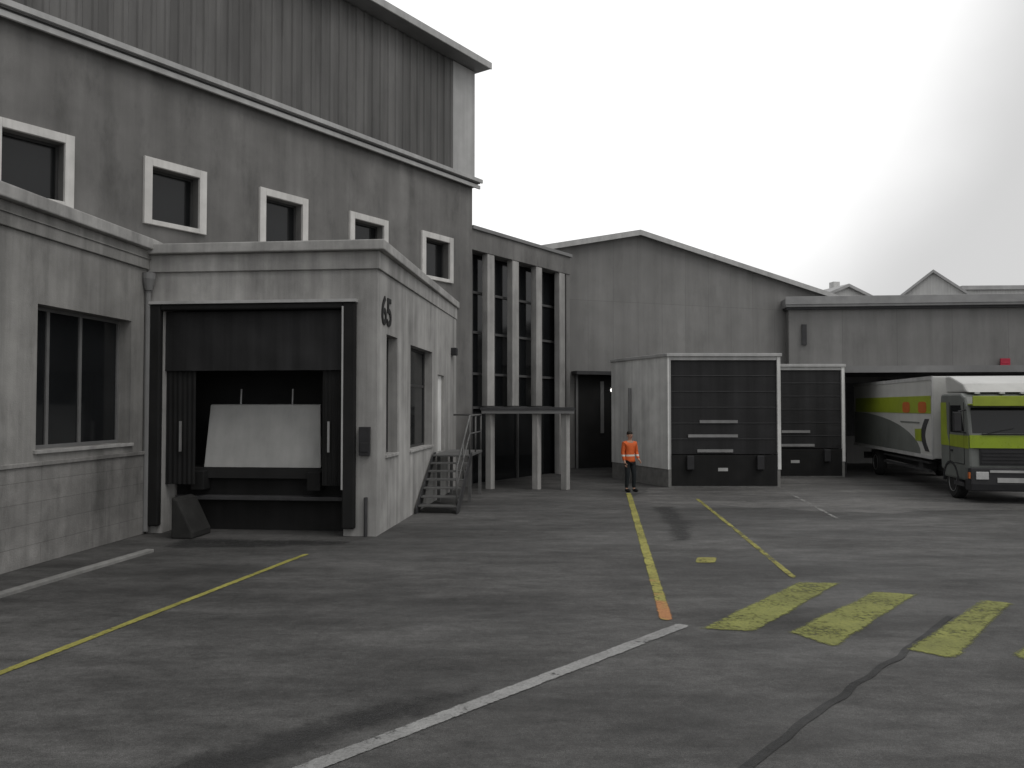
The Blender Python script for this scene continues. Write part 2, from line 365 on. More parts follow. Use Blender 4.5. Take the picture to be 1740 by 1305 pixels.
# window set in a wall hole; local wall coords through mtx; a..b, za..zb hole
def window(parent, mtx, a, b, za, zb, depth=.2, mullions=(), frame='dark_frame', fw=.06, surround=None, sill=None, transom=None):
    w = MB()
    y0, y1 = depth, depth + .07
    w.box(a+.002, a+fw, y0, y1, za+.002, zb-.002, mtx); w.box(b-fw, b-.002, y0, y1, za+.002, zb-.002, mtx)
    w.box(a+fw, b-fw, y0, y1, za+.002, za+fw, mtx); w.box(a+fw, b-fw, y0, y1, zb-fw, zb-.002, mtx)
    for mu in mullions: w.box(mu-.035, mu+.035, y0+.004, y1-.004, za+fw, zb-fw, mtx)
    if transom: w.box(a+fw, b-fw, y0+.008, y1-.008, transom-.03, transom+.03, mtx)
    o = w.done('window', M[frame], parent)
    g = MB(); g.box(a+fw-.01, b-fw+.01, y0+.03, y0+.042, za+fw-.01, zb-fw+.01, mtx); g.done('pane', M['glass'], o)
    if surround:
        s_, pr = surround
        q = MB()
        q.box(a-s_, a-.001, -pr, .03, za-s_*.6, zb+s_, mtx); q.box(b+.001, b+s_, -pr, .03, za-s_*.6, zb+s_, mtx)
        q.box(a-.001, b+.001, -pr, .03, zb+.001, zb+s_, mtx); q.box(a-.001, b+.001, -pr, .03, za-s_*.6, za-.001, mtx)
        q.done('surround', M['white_frame'], o, bev=.008)
    if sill:
        q = MB(); q.box(a-.06, b+.06, -sill, depth, za-.06, za-.001, mtx); q.done('sill', M['coping'], o, bev=.006)
    return o

# ================================================================== GROUND
def sheet(name, polys, z, m, parent=None, label=None, kind=None):
    bm = bmesh.new()
    for p in polys: bm.faces.new([bm.verts.new((x, y, z)) for x, y in p])
    bmesh.ops.recalc_face_normals(bm, faces=bm.faces[:])
    for f in bm.faces:
        if f.normal.z < 0: f.normal_flip()
    me = bpy.data.meshes.new(name); bm.to_mesh(me); bm.free(); me.materials.append(m)
    o = bpy.data.objects.new(name, me); COL.objects.link(o); o.parent = parent
    if label: o['label'] = label
    if kind: o['kind'] = kind
    return o
def ragged(poly, amp=.05, step=.35, seed=0):
    o = []; n = len(poly)
    for i in range(n):
        p, q = Vector(poly[i]), Vector(poly[(i+1) % n]); k = max(1, int((q-p).length/step))
        for j in range(k):
            v = p.lerp(q, j/k); a = mnoise.noise(Vector((v.x*1.9, v.y*1.9, seed))); b = mnoise.noise(Vector((v.x*1.9, v.y*1.9, seed+9)))
            o.append((v.x + a*amp, v.y + b*amp))
    return o
def strip(pts, w):
    l, r = [], []
    for i, p in enumerate(pts):
        p = Vector(p); d = (Vector(pts[min(i+1, len(pts)-1)]) - Vector(pts[max(i-1, 0)])).normalized(); nn = Vector((-d.y, d.x))*w/2
        l.append(tuple(p+nn)); r.append(tuple(p-nn))
    return r + l[::-1]
yard = sheet('yard', [[(-400, -300), (400, -300), (400, 900), (-400, 900)]], 0, M['asphalt'], kind='structure')
sheet('pale_apron', [ragged([(4.3, 24.4), (2.9, 20.9), (8.6, 18.5), (12.6, 19.4), (16, 23), (12, 27.5), (8.4, 27.5), (8.35, 24.4)], .5, .7, 3)], .004, M['asphalt_pale'], yard)
sheet('tar_seam', [ragged(strip([(-.6, 2.9), (.9, 4.7), (1.64, 5.61), (2.57, 6.63), (3.88, 8.02), (5.2, 9.5)], .075), .055, .12, 4)], .006, M['tar'], yard)
def painted(name, quads, m, label=None):           # quads: runs of (left, right) point pairs; a per-vertex 'edge' distance drives the wear
    me = bpy.data.meshes.new(name); vs, fs, ed = [], [], []
    A = [(Vector(a), Vector(b)) for a, b in quads]; NV = 8
    fine = []
    for (a0, b0), (a1, b1) in zip(A, A[1:]):
        n = max(3, int(((a1+b1)/2-(a0+b0)/2).length/.1))
        fine += [(a0.lerp(a1, k/n), b0.lerp(b1, k/n)) for k in range(n)]
    fine.append(A[-1]); dist = [0]
    for p, q in zip(fine, fine[1:]): dist.append(dist[-1] + ((q[0]+q[1])/2-(p[0]+p[1])/2).length)
    for (a, b), d in zip(fine, dist):
        w_ = (b-a).length
        for k in range(NV+1):
            p = a.lerp(b, k/NV); vs.append((p.x, p.y, .008)); ed.append(min(d, dist[-1]-d, w_*k/NV, w_*(1-k/NV)))
    for i in range(len(fine)-1):
        for k in range(NV):
            q = i*(NV+1)+k; fs.append((q, q+1, q+NV+2, q+NV+1))
    me.from_pydata(vs, [], fs); me.attributes.new('edge', 'FLOAT', 'POINT').data.foreach_set('value', ed)
    me.materials.append(m); o = bpy.data.objects.new(name, me); COL.objects.link(o); o.parent = yard
    if label: o['label'] = label
    return o
def run(pts, w):
    o = []
    for i, p in enumerate(pts):
        p = Vector(p); d = (Vector(pts[min(i+1, len(pts)-1)]) - Vector(pts[max(i-1, 0)])).normalized(); nn = Vector((-d.y, d.x))*w/2
        o.append((tuple(p+nn), tuple(p-nn)))
    return o
for pts, w, m, lbl in (([(-5.6, 4.2), (-4.83, 7.3), (-3.60, 12.9), (-3.45, 13.5)], .135, 'yellow_line', 'long thin yellow line running towards the open loading dock'),
                       ([(1.80, 9.3), (2.56, 16.0), (3.35, 22.9)], .20, 'yellow_orange', 'wide yellow bay line with orange worn spots'),
                       ([(4.1, 11.6), (4.55, 16.5), (4.98, 21.45)], .15, 'yellow_worn', 'broken yellow bay line in front of the dark dock door')):
    painted('yellow_line', run(pts, w), M[m], lbl)
painted('yellow_dash', [((2.90, 12.72), (3.24, 12.70)), ((3.04, 13.2), (3.40, 13.18))], M['yellow_line'])
for q in ([((2.02, 8.95), (2.72, 8.82)), ((4.05, 11.4), (4.72, 11.32))], [((2.98, 8.85), (3.34, 8.22)), ((4.85, 10.82), (5.46, 10.62))],
          [((3.97, 8.2), (4.38, 7.84)), ((6.05, 10.38), (6.42, 10.14))], [((4.93, 8.0), (5.14, 7.55)), ((6.3, 9.4), (6.68, 9.1))]):
    painted('yellow_stripe', q, M['yellow'])
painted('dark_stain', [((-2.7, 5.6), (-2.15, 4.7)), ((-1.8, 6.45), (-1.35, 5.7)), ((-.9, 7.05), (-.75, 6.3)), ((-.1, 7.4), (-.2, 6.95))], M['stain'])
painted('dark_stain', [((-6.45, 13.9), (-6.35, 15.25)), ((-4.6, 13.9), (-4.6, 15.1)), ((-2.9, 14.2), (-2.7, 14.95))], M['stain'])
painted('dark_stain', [((-7.6, 7.0), (-7.35, 7.0)), ((-6.95, 10.5), (-6.75, 10.5)), ((-6.65, 13.7), (-6.3, 13.7))], M['stain'])  # darker strip between kerb and dock house wall
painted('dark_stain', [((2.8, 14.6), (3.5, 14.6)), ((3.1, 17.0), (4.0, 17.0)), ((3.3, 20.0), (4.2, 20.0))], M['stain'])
painted('white_line', run([(-2.6, 4.35), (-1.40, 5.56), (1.98, 9.16)], .20), M['white_line'], 'long white line running from the lower left towards the yellow bay line')
painted('white_line', run([(7.95, 22.8), (7.2, 17.6)], .16), M['white_worn'], 'faint broken pale line in front of the far docks')
k = MB(); k.prism(strip([(-7.5, 6.5), (-6.72, 10.46), (-6.5, 11.9), (-6.2, 13.7)], .14), -.05, .055)
ko = k.done('kerb', M['kerb'], None, bev=.015); ko['kind'] = 'structure'

# ================================================================== MAIN BUILDING
ANG = math.atan2(.815, .579)
END = (-1.257, 24.94, 0)
mb = thing('warehouse', 'tall grey rendered warehouse with ribbed upper cladding and a row of white framed windows', 'building', END, ANG)
LEN = 34.0
WX = [-2.41 - 2.81*i for i in range(8)]        # outer left-hand... right-most first
wm = wallmtx((-LEN, 0), (0, 0))
holes = []
for x in WX: holes.append((LEN+x+.17, LEN+x+1.25, 6.33, 7.44))
w = MB(); w.wall(LEN, 0, 9.42, .35, holes, wm); w.done('wall', M['render'], mb)
w = MB(); w.wall(15-.36, 0, 9.42, .35, [], wallmtx((0, .352), (0, 15))); w.box(-LEN, -.36, 14.65, 15, 0, 13.2)
w.done('end_wall', M['render'], mb)
for (a, b, za, zb) in holes:
    window(mb, wm, a, b, za, zb, depth=.2, surround=(.17, .07), mullions=(), fw=.05)
# ribbed cladding
c = MB()
prof = []; x = -LEN; y0 = -.02
while x < -1.02:
    prof += [(x, y0), (x+.16, y0), (x+.19, y0-.032), (x+.27, y0-.032)]; x += .30
prof += [(-1.02, y0), (-1.02, .2), (-LEN, .2)]
c.prism(prof, 9.62, 13.1); c.done('upper_cladding', M['cladding'], mb)
c = MB(); c.box(-1.018, .06, -.055, .22, 9.62, 13.1); c.box(-.15, .06, .222, 15, 9.62, 13.1); c.done('corner_trim', M['trim_light'], mb, bev=.01, label='pale flat panel at the corner of the upper cladding')
c = MB(); c.box(-LEN, .16, -.2, .34, 9.52, 9.62); c.box(-LEN, .12, -.13, .34, 9.42, 9.52); c.done('ledge', M['trim_mid'], mb, bev=.006)
c = MB(); c.box(-LEN, .22, -.26, -.202, 9.545, 9.66); c.done('gutter', M['trim_light'], mb, bev=.006)
c = MB(); c.box(-LEN, .18, -.19, -.132, 9.36, 9.47); c.done('drip_rail', M['trim_light'], mb, bev=.006)
c = MB(); c.profile([(-.55, 13.12), (.2, 13.12), (.2, 13.3), (15.3, 15.6), (15.3, 15.75), (-.55, 13.32)], -LEN, .2); c.done('roof', M['trim_mid'], mb)
c = MB(); c.box(-LEN, .24, -.60, -.552, 13.12, 13.33); c.done('fascia', M['trim_light'], mb, bev=.01)
c = MB(); c.box(-LEN, -.3, .4, 14.5, 9.5, 9.6); c.done('floor_slab', M['interior'], mb)
c = MB(); c.box(-LEN, -.3, 1.6, 1.7, 0.1, 9.4); c.done('inner_wall', M['interior'], mb)

# ================================================================== LOBBY
lb = thing('stair_lobby', 'glazed stair lobby with tall pale vertical fins and a flat porch beside the warehouse', 'building', END, ANG)
L1 = 5.75
c = MB(); c.box(.01, L1+.25, .02, 4, 7.45, 8.1); c.done('lintel', M['render'], lb, bev=.01)
c = MB(); c.box(.01, L1+.3, -.05, 4.02, 8.102, 8.22); c.done('coping', M['trim_mid'], lb, bev=.01)
for i, fx in enumerate((1.05, 2.45, 3.9, 5.45)):
    c = MB(); c.box(fx-.19, fx+.19, .04, .27, 2.5 if i < 3 else 0, 7.448); c.done('fin', M['concrete'], lb, bev=.015)
c = MB(); c.box(.02, L1, .50, .54, 0, 7.446); gl = c.done('glazing', M['glass'], lb)
c = MB()
for xx in (.1, .55, 1.75, 3.15, 4.6): c.box(xx-.04, xx+.04, .43, .50, 0, 7.44)
for zz in (2.45, 3.55, 4.9, 6.2): c.box(.02, L1, .445, .499, zz-.04, zz+.04)
c.done('mullion', M['sash_dark'], gl)
c = MB(); c.box(L1+.001, L1+.25, .05, 4, 0, 7.448); c.done('side_wall', M['render'], lb)
c = MB(); c.box(.02, L1, 2.6, 2.7, 0, 7.4); c.done('inner_wall', M['interior'], lb)
Mi = (Matrix.Translation(END) @ Matrix.Rotation(ANG, 4, 'Z')).inverted()
def toloc(x, y): v = Mi @ Vector((x, y, 0)); return (v.x, v.y)
cp = [toloc(-.92, 23.85), toloc(1.85, 23.6), toloc(1.85, 28.9), toloc(-.92, 24.98)]
c = MB(); c.prism(cp, 2.27, 2.38); cano = c.done('porch_roof', M['trim_mid'], lb, bev=.01)
c = MB(); c.prism(offset(cp, .03), 2.382, 2.46); c.done('porch_edge', M['dark_steel'], cano)
for (px, py) in ((-.66, 24.05), (.74, 23.92), (1.6, 23.85)):
    v = toloc(px, py); c = MB(); c.box(v[0]-.1, v[0]+.1, v[1]-.1, v[1]+.1, 0, 2.268); c.done('post', M['concrete'], cano, bev=.01)

# ================================================================== DOCK HOUSES
SA = -math.atan2(.0985, .995)
def dock_base(root, poly, z_top, holes_front, holes_side, wmat='concrete'):
    p = poly; w = MB()
    W_ = -p[0][0]
    w.wall(W_, 0, z_top, .3, holes_front, wallmtx(p[0], p[1]))
    w.wall(p[2][1]-.302, 0, z_top, .3, holes_side, wallmtx((0, .302), p[2]))
    a, b = Vector(p[-1]), Vector(p[0])
    w.wall(max(.2, p[-1][1]-.31), 0, z_top, .3, [], wallmtx(p[-1], (p[0][0], .305)))
    w.done('wall', M[wmat], root)
# ---- open dock with the number
d65 = thing('loading_dock_house', 'concrete loading dock house numbered 65 with an open black dock shelter', 'dock house', (-2.6, 15.3, 0), SA, 'concrete dock houses')
WD = 4.65
poly = [(-WD, 0), (0, 0), (0, 9.1), (-WD, .95)]
OP = (WD-4.33, WD-.65)           # opening along the front wall
side_h = [(.70-.302, 1.62-.302, 1.52, 3.95), (2.85-.302, 5.35-.302, 1.5, 3.9), (6.1-.302, 7.05-.302, 1.25, 3.35)]
dock_base(d65, poly, 5.15, [(OP[0], OP[1], -1, 4.45)] if 0 else [(OP[0], OP[1], .0, 4.45)], side_h)
sm = wallmtx((0, .302), (0, 9.1))
window(d65, sm, *side_h[0], depth=.2, sill=.04)
window(d65, sm, *side_h[1], depth=.2, mullions=(3.4,), sill=.04, transom=3.0)
a, b, za, zb = side_h[2]
c = MB(); c.box(a+.003, b-.003, .08, .14, za+.003, zb-.003, sm); dr = c.done('door', M['panel_white'], d65, bev=.006)
c = MB(); c.tube([sm @ Vector((a+.1, .05, 2.3)), sm @ Vector((a+.22, .05, 2.3))], .012); c.done('handle', M['steel'], dr)
c = MB(); c.prism(offset(poly, .05), 5.152, 5.5); c.done('fascia', M['concrete'], d65, bev=.012)
c = MB(); c.prism(offset(poly, .17), 5.502, 5.7); c.done('coping', M['coping'], d65, bev=.02)
# interior
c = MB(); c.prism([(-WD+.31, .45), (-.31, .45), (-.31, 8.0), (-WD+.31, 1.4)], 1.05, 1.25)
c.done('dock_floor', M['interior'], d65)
c = MB(); c.box(-WD+.31, -.31, .6, .75, 0, 1.048); c.done('dock_front', M['rubber'], d65)  # pit face in black material: the pit's shade is put into the colour
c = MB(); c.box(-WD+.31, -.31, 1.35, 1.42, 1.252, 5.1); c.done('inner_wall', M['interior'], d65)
c = MB(); c.box(-4.25, -.75, .36, .598, .62, .70); c.done('buffer_beam', M['dark_steel'], d65, bev=.01)
for xx in (-3.75, -1.35):
    c = MB(); c.box(xx-.14, xx+.14, .28, .598, .82, 1.2); c.done('dock_bumper', M['rubber'], d65, bev=.02)
# shelter
c = MB(); c.box(-.648, -.40, -.14, -.002, .15, 4.5); c.box(-4.60, -4.332, -.14, -.002, .15, 4.5); c.box(-4.332, -.648, -.14, -.002, 4.38, 4.5)
sh = c.done('dock_shelter', M['rubber'], d65, bev=.03)
c = MB(); c.box(-4.62, -.38, -.17, -.002, 4.503, 4.56); c.done('edge_trim', M['trim_light'], sh)
c = MB(); c.box(-.655, -.625, -.16, -.141, .9, 4.42); c.done('edge_trim', M['trim_light'], sh)
def curtain(x0, x1, z0, z1, y, amp, name, lean=0):
    bm = bmesh.new(); nx, nz_ = 28, 10; g = []
    for side in (0, .012):
        rows = []
        for j in range(nz_+1):
            rows.append([bm.verts.new((x0+(x1-x0)*i/nx + lean*(z1-(z0+(z1-z0)*j/nz_))*0, y+side + amp*math.sin(i*1.35+j*.12)*(1-.5*j/nz_) + amp*.8*mnoise.noise(Vector((i*.22, j*.3, x0))), z0+(z1-z0)*j/nz_)) for i in range(nx+1)])
        for j in range(nz_):
            for i in range(nx): bm.faces.new((rows[j][i], rows[j][i+1], rows[j+1][i+1], rows[j+1][i]))
    q = MB(); q.bm.free(); q.bm = bm
    return q.done(name, M['curtain' if name[0] == 'h' else 'rubber'], sh, smooth=True)
curtain(-4.325, -.66, 3.2, 4.37, .06, .018, 'head_curtain')
curtain(-4.325, -3.72, .95, 4.37, .12, .014, 'side_curtain')
curtain(-1.12, -.66, .95, 4.37, .12, .014, 'side_curtain')
for xx in (-4.0, -.98):
    c = MB(); c.box(xx-.022, xx+.022, .06, .09, 1.6, 2.2); c.done('guide_stripe', M['steel'], sh)
# pale tilted dock plate
c = MB()
bm = c.bm
b0 = [(-3.72, .50, 1.26), (-1.28, .50, 1.26), (-1.36, .68, 2.52), (-3.68, .68, 2.52)]
vs = [bm.verts.new(p) for p in b0] + [bm.verts.new((p[0], p[1]+.06, p[2]+.02)) for p in b0]
for f in ((0,1,2,3),(7,6,5,4),(0,4,5,1),(1,5,6,2),(2,6,7,3),(3,7,4,0)): bm.faces.new([vs[i] for i in f])
dp = c.done('dock_plate', M['plate'], d65, bev=.01, label='pale dock plate tilted up inside the opening')
for xx in (-3.1, -2.0):
    c = MB(); c.tube([(xx, .81, 2.3), (xx, .85, 2.85)], .02); c.done('chain', M['steel'], dp)
# pier box, wheel guide, drainpipe, lamp, number
c = MB(); c.box(-.33, -.12, -.1, -.002, 1.55, 2.1); c.box(-.30, -.15, -.118, -.1, 1.62, 1.8); c.done('control_box', M['plastic'], d65, bev=.01)
c = MB(); c.tube([(-WD+.06, -.13, .05), (-WD+.06, -.13, 4.9), (-WD+.1, -.13, 5.1)], .055); c.lathe([(.07, 4.78), (.13, 5.0), (.13, 5.12)], 14, Matrix.Translation((-WD+.08, -.15, 0))); c.done('drainpipe', M['trim_mid'], d65, smooth=False)
c = MB(); c.box(.001, .16, 8.1, 8.4, 4.0, 4.22); c.done('wall_lamp', M['plastic'], d65, bev=.015)
nm = Matrix(((0, 0, 1, .012), (1, 0, 0, .26), (0, 1, 0, 4.13), (0, 0, 0, 1)))
text_mesh('65', .80, .01, 'number', M['black_paint'], d65, nm, 1.0)
c = MB(); c.tube([(-.2, -.04, 0), (-.2, -.04, .75)], .035); c.done('pipe', M['dark_steel'], d65)
# wheel guide block
wg = MB(); wg.prism([(-.0, 0), (.42, 0), (.42, .12), (.12, .72), (0, .78)], 0, .75, Matrix(((1,0,0,0),(0,0,1,0),(0,1,0,0),(0,0,0,1))))
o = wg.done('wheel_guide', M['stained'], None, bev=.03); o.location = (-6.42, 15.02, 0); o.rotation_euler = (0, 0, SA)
tag(o, 'low sloping concrete wheel guide at the left foot of the open loading dock', 'wheel guide')

# ---- neighbouring dock house on the left
d64 = thing('loading_dock_house', 'concrete dock house cut by the left photo edge with one dark three-part window', 'dock house', (-8.03, 7.66, 0), SA, 'concrete dock houses')
poly = [(-WD, 0), (0, 0), (0, 8.05), (-.05, 9.0), (-WD, .95)]
hs = [(4.96-.302, 7.55-.302, 1.80, 4.13)]
dock_base(d64, poly, 5.2, [], hs, 'concrete_aged')
sm = wallmtx((0, .302), (0, 8.05))
wn = window(d64, sm, *hs[0], depth=.24, mullions=(5.25, 6.1), fw=.06, sill=.05, frame='sash')
c = MB(); c.prism(offset(poly, .05), 5.202, 5.58)
c.prism(offset(poly, .075), 5.40, 5.42)
c.done('fascia', M['concrete_aged'], d64, bev=.01)
c = MB(); c.prism(offset(poly, .18), 5.582, 5.80); c.done('coping', M['coping'], d64, bev=.02)
c = MB(); c.box(.001, .035, -.0, 8.04, 0, 1.55); c.box(.001, .07, 0, 8.04, 1.552, 1.62); c.done('plinth', M['concrete_dark'], d64, bev=.008)
c = MB(); c.box(-WD+.31, -.8, .32, 7, 1.0, 1.2); c.done('dock_floor', M['interior'], d64)
c = MB(); c.box(-1.9, -1.8, 1.5, 7.7, 1.22, 5.1); c.done('inner_wall', M['interior'], d64)

# ---- staircase
st = thing('steel_staircase', 'dark steel staircase with pale handrails against the side of dock house 65', 'staircase', (-2.6, 15.3, 0), SA)
SX0, SX1 = .08, 1.0
c = MB()
for i in range(7):
    y = 3.35 + .29*i; z = 1.25*(i+1)/7
    c.box(SX0, SX1, y, y+.31, z-.035, z)
c.done('steps', M['weathered_steel'], st)
c = MB(); c.box(SX0, SX1, 5.39, 7.6, 1.19, 1.252)
for xx in (SX0+.05, SX1-.05):
    for yy in (5.6, 7.5): c.box(xx-.04, xx+.04, yy-.04, yy+.04, 0, 1.188)
c.done('platform', M['weathered_steel'], st)
c = MB()
for xx in (SX0-.03, SX1+.005):
    c.prism([(3.2, 0), (3.55, 0), (5.55, 1.2), (5.55, 1.3), (5.3, 1.3), (3.2, .14)], xx, xx+.02, Matrix(((0,0,1,0),(1,0,0,0),(0,1,0,0),(0,0,0,1))))
c.done('stringer', M['dark_steel'], st)
c = MB()
c.tube([(SX1-.03, 3.45, .1), (SX1-.03, 3.45, 1.05), (SX1-.03, 5.45, 2.25), (SX1-.03, 7.55, 2.25), (SX0+.1, 7.55, 2.25)], .024)
c.tube([(SX1-.03, 3.45, .6), (SX1-.03, 5.45, 1.78), (SX1-.03, 7.55, 1.78)], .018)
for yy in (5.45, 6.5, 7.55): c.tube([(SX1-.03, yy, 1.25), (SX1-.03, yy, 2.25)], .022)
c.tube([(SX1-.03, 4.4, .7), (SX1-.03, 4.4, 1.62)], .02)
c.done('handrail', M['weathered_steel'], st, smooth=True)

# ================================================================== FAR HALL WITH GABLE
HA = math.atan2(.347, .938)
gh = thing('gabled_hall', 'large grey hall with a wide low gable behind the dock houses', 'building', (5.25, 33.0, 0), HA)
SL = .216; AP = 9.65
def gz(x): return AP - SL*abs(x)
w = MB()
gw = [(-9.5, 0), (14, 0), (14, gz(14)), (0, AP), (-9.5, gz(9.5))]
w.prism(gw, -.3, 0, Matrix(((1,0,0,0),(0,0,-1,0),(0,1,0,0),(0,0,0,1))))
w.done('wall', M['hall_wall'], gh)
c = MB()
c.prism([(-9.8, gz(9.8)+.02), (0, AP+.02), (14.4, gz(14.4)+.02), (14.4, gz(14.4)+.17), (0, AP+.17), (-9.8, gz(9.8)+.17)], -25, .25, Matrix(((1,0,0,0),(0,0,-1,0),(0,1,0,0),(0,0,0,1))))
c.done('roof', M['roof'], gh)
c = MB(); c.prism([(-9.82, gz(9.8)-.06), (0, AP-.06), (14.42, gz(14.4)-.06), (14.42, gz(14.4)+.14), (0, AP+.14), (-9.82, gz(9.8)+.14)], .252, .30, Matrix(((1,0,0,0),(0,0,-1,0),(0,1,0,0),(0,0,0,1))))
c.done('verge', M['trim_light'], gh)
Mg = (Matrix.Translation((5.25, 33.0, 0)) @ Matrix.Rotation(HA, 4, 'Z')).inverted()
c = MB(); c.box(-9.5, -9.2, .302, 25, 0, gz(9.5)-.02); c.box(13.7, 14, .302, 25, 0, gz(14)-.02); c.box(-9.5, 14, 25.0, 25.2, 0, 6.5); c.done('side_wall', M['hall_wall'], gh)
def gloc(x, y): v = Mg @ Vector((x, y, 0)); return v.x
# dark gateway
gx0, gx1 = -2.9, -.4
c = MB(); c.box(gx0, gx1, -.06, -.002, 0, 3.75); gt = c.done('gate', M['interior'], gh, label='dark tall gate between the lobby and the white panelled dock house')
c = MB(); c.box(gx0-.15, gx1+.15, -.5, -.002, 3.76, 3.9); c.done('gate_hood', M['dark_steel'], gt)
c = MB(); c.box(gx0+1.1, gx0+1.25, -.11, -.061, 1.4, 3.5); c.box(gx0, gx0+.1, -.1, -.061, 0, 3.75); c.done('gate_post', M['trim_mid'], gt)

# ================================================================== LOW HALL
lh = thing('low_hall', 'long low grey hall with a pale roof edge and a dock canopy at the right', 'building', (12.25, 35.1, 0), SA)
w = MB(); w.box(0, 24, 0, 12, 0, 6.75); w.done('wall', M['low_wall'], lh)
c = MB(); c.box(-.2, 24.2, -.35, 12.2, 6.85, 7.22); c.done('roof', M['roof'], lh, bev=.02)
c = MB(); c.box(-.12, 24.1, -.2, 12.1, 6.752, 6.848); c.done('eaves', M['dark_steel'], lh)
c = MB(); c.box(-.22, 24.22, -.40, -.352, 6.95, 7.3); c.done('fascia', M['roof'], lh, bev=.01)
c = MB(); c.box(-1.0, 24, -6.6, -.002, 3.78, 3.9); cn_ = c.done('canopy', M['trim_mid'], lh)
c = MB(); c.box(-1.02, 24, -6.66, -6.602, 3.70, 3.94); c.done('canopy_edge', M['trim_mid'], cn_)
for xx in (.4, 8.2, 16): 
    c = MB(); c.box(xx-.1, xx+.1, -6.2, -6.0, 0, 3.778); c.done('canopy_post', M['dark_steel'], cn_)
for xx in (1.0, 5.2, 9.4, 13.6):
    c = MB(); c.box(xx, xx+3, -.12, -.002, 1.2, 3.5); dd = c.done('dock_door', M['dark_steel'], lh)
    for a_ in (xx-.2, xx+3.002):
        c = MB(); c.box(a_, a_+.198, -.3, -.002, .6, 3.65); c.done('shelter_pad', M['rubber'], dd)
c = MB(); c.box(.55, .75, -.1, -.002, 5.2, 6.1); c.done('vent', M['dark_steel'], lh)
o = MB(); o.box(-.2, .2, -.06, 0, -.2, .2); o.box(-.14, .14, -.075, -.061, -.03, .03)
s0 = o.done('fire_sign', M['red_sign'], None, bev=.01); s0.location = (21.2, 34.14, 4.35); s0.rotation_euler = (0, 0, SA)
tag(s0, 'small red sign on the low hall wall above the truck', 'sign')

# ================================================================== PANELLED DOCK HOUSES (far bays)
def panel_dock(loc, pl, h, label, slats):
    t = thing('panel_dock_house', label, 'dock house', loc, 0, 'panelled dock houses')
    w_ = pl[1][0]
    c = MB(); c.prism(pl, .0, .55); c.done('plinth', M['kerb'], t)
    c = MB()
    n = len(pl)
    inner = offset(pl, .02)
    # walls: left side(s), right side, back
    for i in range(1, n):
        p, q = Vector(inner[i]), Vector(inner[(i+1) % n])
        c.wall((q-p).length, .552, h-.102, .1, [], wallmtx(p, q))
    c.done('wall', M['panel_white'], t)
    c = MB(); c.box(.0, .09, .0, .10, .552, h-.102); c.box(w_-.09, w_, .0, .10, .552, h-.102); c.box(.091, w_-.091, .0, .1, h-.21, h-.102)
    c.done('front_frame', M['trim_light'], t)
    c = MB(); c.prism(offset(pl, .06), h-.10, h); c.done('roof', M['trim_light'], t, bev=.01)
    c = MB(); c.box(.093, w_-.093, .05, .12, 1.02, h-.213)
    nseg = 5
    dr_ = c.done('dock_door', M['curtain'], t)
    c = MB()
    for i in range(1, 6): c.box(.1, w_-.1, .035, .049, 1.0+i*(h-1.2)/6-.012, 1.0+i*(h-1.2)/6+.012)
    c.done('rib', M['dark_steel'], dr_)
    for (a, b, z) in slats:
        c = MB(); c.box(a, b, .01, .048, z-.045, z+.045); c.done('slat', M['slat'], dr_)
    c = MB(); c.box(.1, w_-.1, -.02, .0-.001, .05, 1.0); c.done('dock_front', M['rubber'], t)
    for a in (.55, w_-.75):
        c = MB(); c.box(a, a+.22, -.14, -.021, .55, .98); c.done('dock_bumper', M['plastic'], t, bev=.02)
    c = MB(); c.box(w_/2-.2, w_/2+.1, -.03, -.021, .5, .6); c.done('plate', M['trim_light'], t)
    return t
wa = 3.45
pa = panel_dock((4.81, 24.5, 0), [(0, 0), (wa, 0), (wa, 8.8), (-.7, 6.6), (-1.31, 3.3)], 4.13, 'near panelled dock house with a white left side wall and dark slatted door',
                [(.98, 2.15, 2.02), (.62, 2.15, 1.58), (.9, 2.0, 1.12)])
c = MB(); dv = Vector((-1.31, 3.3)).normalized(); pt = Vector((-.82, 2.0)); 
nrm = Vector((-dv.y, dv.x)); q = pt + nrm*.08
c.tube([(q.x, q.y, 1.5), (q.x, q.y, 3.1)], .05); c.done('drainpipe', M['trim_mid'], pa)
pb = panel_dock((8.30, 28.0, 0), [(0, 0), (wa-.05, 0), (wa-.05, 6.5), (0, 6.5)], 3.98, 'far panelled dock house half hidden behind the near one, dark door',
                [(1.2, 2.2, 1.6), (1.1, 2.35, 1.12)])

# small lit lamp beside the white side wall
wl = MB(); wl.box(-.09, .09, -.02, .05, -.1, .12); o = wl.done('bulkhead_lamp', M['plastic'], None, bev=.01)
lm = bpy.data.materials.new('lamp_glow'); lm.use_nodes = True; pbn = lm.node_tree.nodes['Principled BSDF']
pbn.inputs['Emission Color'].default_value = (1, .97, .9, 1); pbn.inputs['Emission Strength'].default_value = 4
g = MB(); g.ball((0, -.05, 0), (.07, .05, .07), 12); g.done('lens', lm, o, smooth=True)
o.location = (3.78, 30.0, 3.1); tag(o, 'small lit white lamp at the edge of the dark gate', 'lamp')
arm = MB(); arm.tube([(.0, .04, 0), (.0, 2.28, 0)], .025); arm.done('bracket', M['dark_steel'], o)

# ================================================================== TRUCK
tk = thing('box_truck', 'white and lime box truck facing the yard at the right edge', 'truck', (11.77, 20.5, 0), -R(9.7))
TW = 2.4
